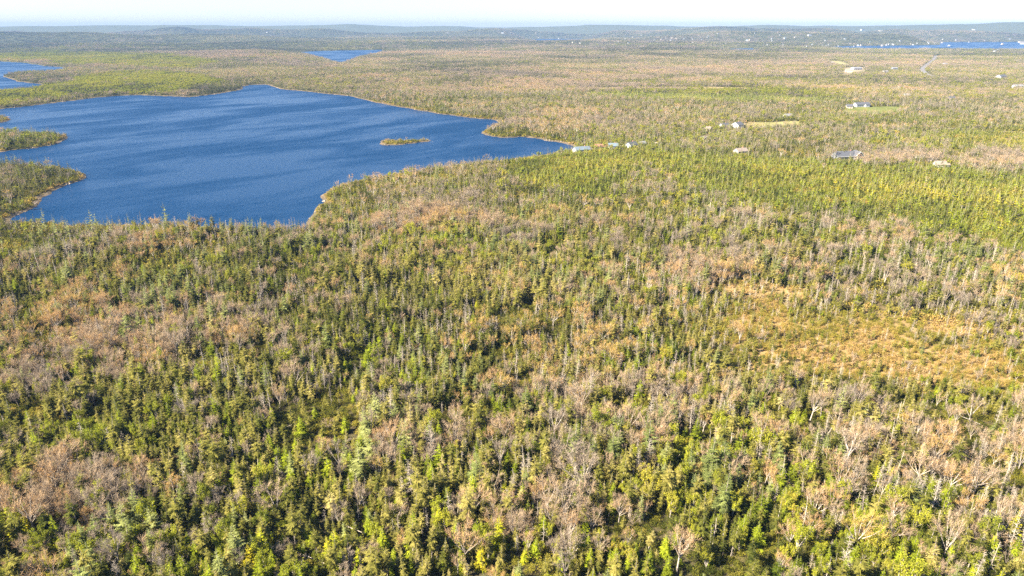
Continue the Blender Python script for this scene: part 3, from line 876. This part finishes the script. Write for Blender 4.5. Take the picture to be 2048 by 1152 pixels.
# mid and far woods as groves
GC = ['conifer', 'mixed', 'barewood', 'greenwood']
def groves(name, pc, d0, d1, cell, nv, lim, zoff):
    x, y = jitter_grid(d0, d1, cell, 40.5)
    w = water_sd(x, y); k = (w > lim) & clear_mask(x, y); x, y, w = x[k], y[k], w[k]
    z, px, py = zones(x, y); n_ = len(x)
    a = .45 * fbm(x, y, cell * 14, 160, 4) + .55 * fbm(x, y, cell * 48, 159, 3); b = fbm(x, y, cell * 10, 161, 4); c = fbm(x, y, cell * 12, 162)
    wt = np.stack([1.1 * sstep(.44, .58, a) + 3.5 * z['dark'] + .12 + z['plant'], .45 + 0 * a, 1.0 * sstep(.5, .38, a) + .25 * sstep(.5, .7, b) + .5 * z['pink'] + .05,
                   .22 * sstep(.56, .7, c) + 3.0 * z['green'] + .03 + .4 * z['plant']])
    G_ = z['green']; wt[:3] *= (1 - .9 * G_); dk = sstep(.56, .64, fbm(x, y, 75, 166)) * G_; wt[0] += 5 * dk
    if cell > 20: wt[0] += .5; wt[2] *= .6
    # the woods left of the lakes carry less fresh green, the right hand ones more
    wt[3] += .25 * sstep(1300, 1900, px) * sstep(80, 120, py)
    wt /= wt.sum(0); cu = np.cumsum(wt, 0); u = rng.random(n_); g_ = (u[None] > cu).sum(0).clip(0, 3)
    t = np.clip(.42 + (fbm(x, y, cell * 12, 170) - .5) * .6 + rng.normal(0, .10, n_), .02, .98)
    t = t - .22 * np.clip(z['dark'], 0, 1) - .3 * dk - (.16 if cell > 20 else 0) + (fbm(x, y, cell * 22, 171, 4) - .5) * .6; t = np.where(g_ == 3, .56 + (t - .42) * .6, t)
    s = rng.uniform(.8, 1.15, n_)
    idx = g_ * nv + rng.integers(0, nv, n_)
    scatter(name, PC[pc][0], x, y, terrain_h(x, y, w) + zoff, np.stack([0 * x, 0 * x, rng.uniform(0, 6.28, n_)], -1),
            np.stack([s, s, s * rng.uniform(.7, 1.1, n_)], -1), idx, t)
groves("middle_woods", 'grove', 1235, 3400, 9.5, 4, 7, 0)
groves("distant_woods", 'big_grove', 3360, 9500, 27, 3, 16, 0)

# rocks along the shore
def rock():
    T_ = Tri(); ph = (1 + 5 ** .5) / 2
    vs = [Vector(v).normalized() for v in ((-1, ph, 0), (1, ph, 0), (-1, -ph, 0), (1, -ph, 0), (0, -1, ph), (0, 1, ph), (0, -1, -ph), (0, 1, -ph), (ph, 0, -1), (ph, 0, 1), (-ph, 0, -1), (-ph, 0, 1))]
    vs = [Vector((v.x * U(.7, 1.3), v.y * U(.7, 1.2), v.z * U(.4, .8))) for v in vs]
    for f in ((0, 11, 5), (0, 5, 1), (0, 1, 7), (0, 7, 10), (0, 10, 11), (1, 5, 9), (5, 11, 4), (11, 10, 2), (10, 7, 6), (7, 1, 8), (3, 9, 4), (3, 4, 2), (3, 2, 6), (3, 6, 8), (3, 8, 9), (4, 9, 5), (2, 4, 11), (6, 2, 10), (8, 6, 7), (9, 8, 1)):
        T_.tri(*[tuple(vs[q]) for q in f], U(0, 1))
    return T_
rc = proto_collection("src_rock", [rock().mesh("rock", M['rock']) for _ in range(5)])
x, y = jitter_grid(340, 1550, 1.8, 39)
w = water_sd(x, y); k = (w > -.8) & (w < 2.6) & (rng.random(len(x)) < .2) & (poly_sd(x, y, ISLAND) > -4); x, y, w = x[k], y[k], w[k]; n_ = len(x)
s = rng.lognormal(-.7, .45, n_)
scatter("shore_rocks", rc, x, y, np.maximum(terrain_h(x, y, w), -.1), np.stack([0 * x, 0 * x, rng.uniform(0, 6.28, n_)], -1), np.stack([s, s, s], -1), rng.integers(0, 5, n_), rng.random(n_))

# ------------------------------------------------------------------ the individual trees
TONES = {
    'spruce': ("dark green", "olive green", "yellowish olive"), 'fir': ("deep green", "bright olive", "golden green"), 'pine': ("bluish green", "greyish green", "pale green"),
    'bare': ("grey brown", "pinkish tan", "rusty orange"), 'leafy': ("fresh green", "lime green", "yellow green"), 'dead': ("dull grey", "pale grey", "bleached white")}
NOUN = {'spruce': 'spruce', 'fir': 'bushy fir', 'pine': 'soft pine', 'bare': 'bare tree', 'leafy': 'leafy tree', 'dead': 'dead tree'}
ROWS = ("nearest strip", "near bottom", "low foreground", "lower foreground", "middle foreground", "upper foreground", "further back")
COLS = ("far left edge", "far left", "well left", "left", "left centre", "just left centre", "centre", "just right centre",
        "right centre", "right", "well right", "far right", "far right edge")
def tone_of(kn, ti): return TONES[kn][0 if ti < .36 else (1 if ti < .56 else 2)]
P_ = np.array([(c[1], c[2]) for c in CHOSEN])
used = {}
src_of = {}
for i, (kn, x, y, z, rt, sc, idx, ti, qx, qy) in enumerate(CHOSEN):
    name, group, _ = LOOK[kn]
    d2 = (P_[:, 0] - x) ** 2 + (P_[:, 1] - y) ** 2; d2[i] = 1e9
    ht = "tall" if sc[2] > 1.0 else ("short" if sc[2] < .78 else "middling")
    row = ROWS[min(6, max(0, int((1152 - qy) / 75)))]; col_ = COLS[min(12, int(qx / 2048 * 13))]
    near_ = [int(q) for q in np.argsort(d2)[:7]]
    for j in near_:
        nb = CHOSEN[j]; du, dv = nb[8] - qx, nb[9] - qy
        dirn = ("left of" if du > 0 else "right of") if abs(du) > abs(dv) else ("behind" if dv > 0 else "before")
        lab = "%s %s %s %s %s %s, %s %s" % (ht, tone_of(kn, ti), NOUN[kn], dirn, tone_of(nb[0], nb[7]), NOUN[nb[0]], row, col_)
        if lab not in used: break
    used[lab] = 1
    root = bpy.data.objects.new(name, None); COL.objects.link(root)
    root.empty_display_size = .5
    root.location = (x, y, z); root.rotation_euler = tuple(rt); root.scale = tuple(sc)
    root['label'] = lab; root['category'] = 'tree'; root['group'] = group
    tm, cm, _, _ = NEAR[kn][idx]
    key = (kn, idx)
    if key not in src_of:
        a = bpy.data.objects.new("trunk", tm); b = bpy.data.objects.new("branches" if kn == 'dead' else "crown", cm); src_of[key] = (a, b)
        pair = (a, b)
    else: pair = tuple(o.copy() for o in src_of[key])
    for o in pair:
        COL.objects.link(o); o.parent = root; o['tint'] = ti if o.name.startswith(("crown", "branches")) else float(.3 + .5 * ((i * 37) % 100) / 100)

# fallen logs lying in the undergrowth
nlog = 0
for i in range(400):
    if nlog >= 46: break
    qx, qy = U(30, 2020), U(560, 1140)
    x, y = at(qx, qy, 1.6)
    zg = float(ground_z(x, y)[0]); a = U(0, 3.14); L = U(4, 8)
    T_ = Tri(); p0 = Vector((-L / 2, 0, U(-.3, .1))); p1 = Vector((L / 2, U(-.3, .3), U(.1, .9)))
    T_.tube(p0, p0.lerp(p1, .5), .09, .07, .7, 6); T_.tube(p0.lerp(p1, .5), p1, .07, .02, .9, 6)
    for q in range(12):
        b = p0.lerp(p1, U(.3, .95)); blade(T_, b, Vector((.5, U(-1, 1), U(0, 1))), U(.3, .9), .04, U(.4, 1), 0)
    row = ROWS[min(6, int((1152 - qy) / 75))]; col_ = COLS[min(12, int(qx / 2048 * 13))]
    lab = "%s bleached log fallen %s, %s %s" % ("long" if L > 6 else "short", "across the slope" if a < .8 or a > 2.3 else "pointing away", row, col_)
    if lab in used: continue
    used[lab] = 1
    o = link("fallen_log", T_.mesh("fallen_log", M['dead'])); o['tint'] = U(.2, .8)
    o.location = (x, y, zg + 1.0); o.rotation_euler = (0, 0, a)
    row = ROWS[min(6, int((1152 - qy) / 75))]; col_ = COLS[min(12, int(qx / 2048 * 13))]
    o['label'] = "%s bleached log fallen %s, %s %s" % ("long" if L > 6 else "short", "across the slope" if a < .8 or a > 2.3 else "pointing away", row, col_)
    o['category'] = 'fallen log'; o['group'] = 'fallen logs in the near woods'; nlog += 1

# ------------------------------------------------------------------ houses
M['wall_white'] = simple_mat("white_siding", (.42, .42, .42), .6, .04, .8)
M['wall_grey'] = simple_mat("grey_siding", (.16, .17, .19), .7, .08, .8)
M['wall_tan'] = simple_mat("tan_siding", (.50, .42, .33), .7, .08, .8)
M['wall_brown'] = simple_mat("brown_siding", (.12, .085, .075), .7, .1, .8)
M['roof_dark'] = simple_mat("dark_shingles", (.075, .08, .09), .8, .15, 2)
M['roof_grey'] = simple_mat("grey_shingles", (.07, .075, .088), .8, .15, 2)
M['roof_light'] = simple_mat("pale_metal_roof", (.21, .21, .21), .45, .05, 1)
M['roof_tan'] = simple_mat("tan_shingles", (.22, .18, .15), .8, .12, 2)
M['roof_blue'] = simple_mat("pale_blue_roof", (.13, .17, .21), .5, .06, 1)
M['roof_rust'] = simple_mat("rusty_roof", (.26, .12, .075), .8, .2, 2)
M['trim'] = simple_mat("white_trim", (.62, .62, .61), .5)
M['glass'] = simple_mat("window_glass", (.03, .04, .05), .12)
M['door'] = simple_mat("door_paint", (.22, .10, .07), .5)
M['brick'] = simple_mat("chimney_brick", (.28, .14, .10), .85, .2, 4)

def boxv(x0, x1, y0, y1, z0, z1):
    v = [(x0, y0, z0), (x1, y0, z0), (x1, y1, z0), (x0, y1, z0), (x0, y0, z1), (x1, y0, z1), (x1, y1, z1), (x0, y1, z1)]
    f = [(3, 2, 1, 0), (4, 5, 6, 7), (0, 1, 5, 4), (1, 2, 6, 5), (2, 3, 7, 6), (3, 0, 4, 7)]
    return v, f
def boxo(name, b, m_, parent):
    v, f = boxv(*b); me = bpy.data.meshes.new(name); me.from_pydata(v, [], f)
    return link(name, me, parent, [m_])
def gable_walls(w, d, h, rh, axis='x'):
    """walls with gable ends; the ridge runs along x"""
    v = [(-w / 2, -d / 2, -1.5), (w / 2, -d / 2, -1.5), (w / 2, d / 2, -1.5), (-w / 2, d / 2, -1.5), (-w / 2, -d / 2, h), (w / 2, -d / 2, h), (w / 2, d / 2, h), (-w / 2, d / 2, h),
         (-w / 2, 0, h + rh), (w / 2, 0, h + rh)]
    f = [(0, 1, 5, 4), (2, 3, 7, 6), (1, 2, 6, 9, 5), (3, 0, 4, 8, 7), (3, 2, 1, 0)]
    return v, f
def gable_roof(w, d, h, rh, over=.5, th=.22):
    W2 = w / 2 + over; D2 = d / 2 + over; drop = rh * over / (d / 2)
    v = []
    for x in (-W2, W2):
        v += [(x, -D2, h - drop + .04), (x, 0, h + rh + .04), (x, D2, h - drop + .04), (x, -D2, h - drop + .04 + th), (x, 0, h + rh + th + .04), (x, D2, h - drop + th + .04)]
    f = [(0, 1, 7, 6), (1, 2, 8, 7), (3, 9, 10, 4), (4, 10, 11, 5), (0, 6, 9, 3), (2, 5, 11, 8), (0, 3, 4, 1), (1, 4, 5, 2), (6, 7, 10, 9), (7, 8, 11, 10)]
    return v, f
def pymesh(name, vf, m_, parent):
    me = bpy.data.meshes.new(name); me.from_pydata(vf[0], [], vf[1]); return link(name, me, parent, [m_])

def windows(parent, w, d, h, wallset, sz=(1.2, 1.2), rows=1):
    for side in wallset:
        L = w if side in 'fb' else d; nwin = max(1, int(L / 3.4))
        for r_ in range(rows):
            zc = 1.5 + 2.6 * r_
            for k in range(nwin):
                t = -L / 2 + (k + .5) * L / nwin
                if side == 'f': fb = (t - sz[0] / 2 - .1, t + sz[0] / 2 + .1, -d / 2 - .05, -d / 2 + .03, zc - .7, zc + .7); pb = (t - sz[0] / 2, t + sz[0] / 2, -d / 2 - .07, -d / 2 - .02, zc - .6, zc + .6)
                elif side == 'l': fb = (-w / 2 - .05, -w / 2 + .03, t - sz[0] / 2 - .1, t + sz[0] / 2 + .1, zc - .7, zc + .7); pb = (-w / 2 - .07, -w / 2 - .02, t - sz[0] / 2, t + sz[0] / 2, zc - .6, zc + .6)
                else: fb = (w / 2 - .03, w / 2 + .05, t - sz[0] / 2 - .1, t + sz[0] / 2 + .1, zc - .7, zc + .7); pb = (w / 2 + .02, w / 2 + .07, t - sz[0] / 2, t + sz[0] / 2, zc - .6, zc + .6)
                o = boxo("window", fb, M['trim'], parent); boxo("pane", pb, M['glass'], o)

for (nm, px, py, w, d, h, rh, yaw, wk, rk, lab) in H:
    x, y = at(px, py, 1.5); z = float(ground_z(x, y)[0])
    t = bpy.data.objects.new("house", None); COL.objects.link(t)
    t.location = (x, y, z); t.rotation_euler = (0, 0, R(yaw)); t['label'] = lab
    t['category'] = 'shed' if 'shed' in nm else ('barn' if 'barn' in nm else 'house')
    t.name = t['category']
    ww = w
    pymesh("wall", gable_walls(ww, d, h, rh), M[wk], t)
    rf = pymesh("roof", gable_roof(ww, d, h, rh), M[rk], t)
    windows(t, ww, d, h, 'fl' if y > 900 else 'flr', rows=2 if h > 4.2 and h < 6 else 1)
    boxo("door", (.9, 1.9, -d / 2 - .09, -d / 2 - .03, 0, 2.1), M['door'], t)
    if 'shed' not in nm and 'barn' not in nm: boxo("chimney", (ww * .22, ww * .22 + .8, .3, 1.1, h + rh * .4, h + rh + 1.0), M['brick'], rf)
    # white boards along the front gable edges
    if nm == "grey_house":
        # cross gable wing at the right end, gable facing the camera
        g = bpy.data.objects.new("gable_wing", None)
        V, F = gable_walls(8.5, 8, h, rh + .4)
        rot = Matrix.Translation((ww / 2 - .5, -2.2, 0)) @ Matrix.Rotation(R(90), 4, 'Z')
        V = [tuple(rot @ Vector(v)) for v in V]; pymesh("wing_wall", (V, F), M[wk], t)
        V, F = gable_roof(8.5, 8, h, rh + .4); V = [tuple(rot @ Vector(v)) for v in V]; pymesh("wing_roof", (V, F), M[rk], t)
        T_ = Tri()
        yf = -2.2 - 4.25 - .56; xc = ww / 2 - .5
        for s_ in (-1, 1): T_.tube((xc + s_ * 4.4, yf, h - .25), (xc, yf, h + rh + .45), .16, .16, .5, 4)
        o = link("barge_board", T_.mesh("barge_board", M['trim']), t)
        boxo("eave_board", (-ww / 2 - .4, ww / 2 - 5, -d / 2 - .62, -d / 2 - .52, h - .45, h - .15), M['trim'], t)
        boxo("garage_door", (xc - 1.5, xc + 1.5, -2.2 - 4.25 - .06, -2.2 - 4.25 - .02, 0, 2.3), M['trim'], t)
    if nm == "hillside_house":
        boxo("white_wing", (1.5, 7.5, -d / 2 - 3, -d / 2 - .02, -1, h), M['wall_white'], t)
        pymesh("wing_roof", ([tuple(Vector(v) + Vector((4.5, -d / 2 - 1.5, 0))) for v in gable_roof(6, 3, h, 1.0, .3)[0]], gable_roof(6, 3, h, 1.0, .3)[1]), M['roof_dark'], t)

# far town round the bays: small pale buildings, each its own thing
TOWN_SEEN = []
TOWN = [(1005, 66, 60), (1020, 65.5, 40), (1078, 75, 40), (1072, 66, 30), (1100, 76, 25), (1117, 77, 30), (1140, 70, 22), (1180, 71, 30), (1198, 79.5, 24), (1283, 70.5, 26), (1257, 85.5, 30), (1265, 74, 26),
        (1303, 82, 30), (1309, 80, 34), (1323, 78.5, 34), (1332, 76, 26), (1343, 75.5, 46), (1341, 80.5, 30), (1352, 76.5, 30), (1436, 67, 34), (1415, 74, 26), (1417, 72, 24), (1494, 80.5, 44), (1500, 79.5, 40),
        (1385, 78, 20), (1544, 77, 40), (1544, 82, 34), (1570, 75.5, 44), (1590, 74, 30), (1567, 89, 22), (1614, 92, 26), (1624, 89, 20), (1619, 70.5, 70), (1646, 90, 22), (1653, 91, 24), (1658, 89, 24), (1677, 92, 20), (1690, 77, 36),
        (1709, 91.5, 26), (1716, 90, 30), (1722, 90, 24), (1725, 59.5, 90), (1762, 61, 90), (1764, 91, 30), (1773, 89, 26), (1778, 88, 34), (1785, 87.5, 28), (1788, 88.5, 22), (1822, 87, 22), (1826, 88, 26), (1834, 86, 24),
        (1856, 84, 28), (1858, 86, 24), (1870, 86, 34), (1884, 85, 30), (1898, 91, 36), (1947, 59, 60), (1886, 78, 30), (2005, 88, 40), (2020, 78, 34), (2042, 84, 90), (2044, 87, 60), (1997, 98, 30), (1990, 102, 40), (1912, 80, 28),
        (1385, 84, 24), (1160, 86, 26), (1145, 84, 20), (1236, 83, 20), (960, 68, 40), (895, 66, 60), (534, 64, 40), (1452, 86, 22), (1650, 80, 26), (1560, 70, 30), (1510, 66, 26), (1250, 77, 22), (1214, 75, 24),
        (1404, 79, 22), (1368, 77, 24), (1535, 89, 20), (1740, 84, 24), (1800, 82, 26), (1845, 80, 24), (1938, 84, 26), (1970, 81, 28), (1700, 86, 22)]
def ray_hit(px, py):
    """where the line of sight through a point of the picture meets the land"""
    u = (px - 1024) / FOC; v = (576 - py) / FOC
    dx, dy, dz = u, CP + v * SP, -SP + v * CP
    ts = np.geomspace(1800, 15000, 700)
    X_, Y_, Z_ = dx * ts, dy * ts, CAM_H + dz * ts
    g_ = terrain_h(X_, Y_, water_sd(X_, Y_)) + 7.0
    k_ = np.where(Z_ <= g_)[0]
    i_ = k_[0] if len(k_) else 560
    return X_[i_], Y_[i_], max(0.3, g_[i_] - 7.0)
random.seed(77)
DIRS = COLS
wall_k = ['wall_white', 'wall_white', 'wall_white', 'wall_tan']; roof_k = ['roof_light', 'roof_light', 'roof_blue', 'roof_grey']
for i, (px, py, w) in enumerate(TOWN):
    x, y, z = ray_hit(px, py)
    w = w * .36 * (math.hypot(x, y) / 5500) ** .5
    d = w * U(.35, .7); h = U(7, 11) if w > 20 else U(5.5, 8)
    t = bpy.data.objects.new("building", None); COL.objects.link(t)
    t.location = (x, y, z); t.rotation_euler = (0, 0, R(U(-25, 35)))
    wk, rk = random.choice(wall_k), random.choice(roof_k)
    rh_ = U(1.5, 3) if w < 28 else U(.8, 2)
    pymesh("wall", gable_walls(w, d, h, rh_), M[wk], t)
    pymesh("roof", gable_roof(w, d, h, rh_), M[rk], t)
    place = "on the far hillside" if py < 72 else ("by the bay shore" if py > 83 else "between bay and hills")
    desc = "%s %s building" % ("long" if w > 17 else ("small" if w > 11 else "tiny"), {'wall_white': 'white', 'wall_tan': 'tan'}[wk] + {'roof_light': ' pale roofed', 'roof_blue': ' blue roofed', 'roof_grey': ' grey roofed'}[rk])
    TOWN_SEEN.append((t, desc, place, px, py))
    t['category'] = 'building'; t['group'] = 'distant buildings round the bays'

seen_l = {}
for (t, desc, place, px, py) in TOWN_SEEN:
    others = sorted([q for q in TOWN_SEEN if q[0] is not t], key=lambda q: abs(q[3] - px) + abs(q[4] - py) * 3)
    col_ = COLS[min(12, int(px / 2048 * 13))]
    for q in [None] + others[:5]:
        lab = "%s %s, %s" % (desc, place, col_) if q is None else "%s %s %s, %s" % (desc, "left of" if q[3] > px else "right of", q[1], col_)
        if lab not in seen_l: break
    seen_l[lab] = 1; t['label'] = lab

# radio mast on the left skyline
x, y, z = ray_hit(198, 62)
T_ = Tri(); hm = 70
for (a, b) in ((-1.2, -1.2), (1.2, -1.2), (0, 1.4)): T_.tube((a * 1.3, b * 1.3, 0), (a * .3, b * .3, hm), .35, .2, .5, 4)
for q in range(16):
    z0, z1 = hm * q / 16, hm * (q + 1) / 16; s0, s1 = 1.3 - q / 16, 1.3 - (q + 1) / 16
    T_.tube((-1.2 * s0, -1.2 * s0, z0), (1.2 * s1, -1.2 * s1, z1), .12, .12, .5, 3); T_.tube((1.2 * s0, -1.2 * s0, z0), (0, 1.4 * s1, z1), .12, .12, .5, 3)
o = link("radio_mast", T_.mesh("radio_mast", M['dead'])); o['tint'] = .4
o.location = (x, y, z); o['label'] = "thin lattice radio mast on the left skyline"; o['category'] = 'mast'

# ------------------------------------------------------------------ haze
v, f = boxv(-13300, 13300, -13300, 13300, -24, 200)
me = bpy.data.meshes.new("haze"); me.from_pydata(v, [], f)
m, n, out = mat("haze_air")
pv = n.nodes.new("ShaderNodeVolumePrincipled")
pv.inputs["Color"].default_value = (.19, .33, .58, 1)
pv.inputs["Density"].default_value = 0.000072
pv.inputs["Anisotropy"].default_value = 0.0
n.links.new(pv.outputs[0], out.inputs["Volume"])
hz_o = link("haze", me, None, [m]); hz_o['kind'] = 'stuff'
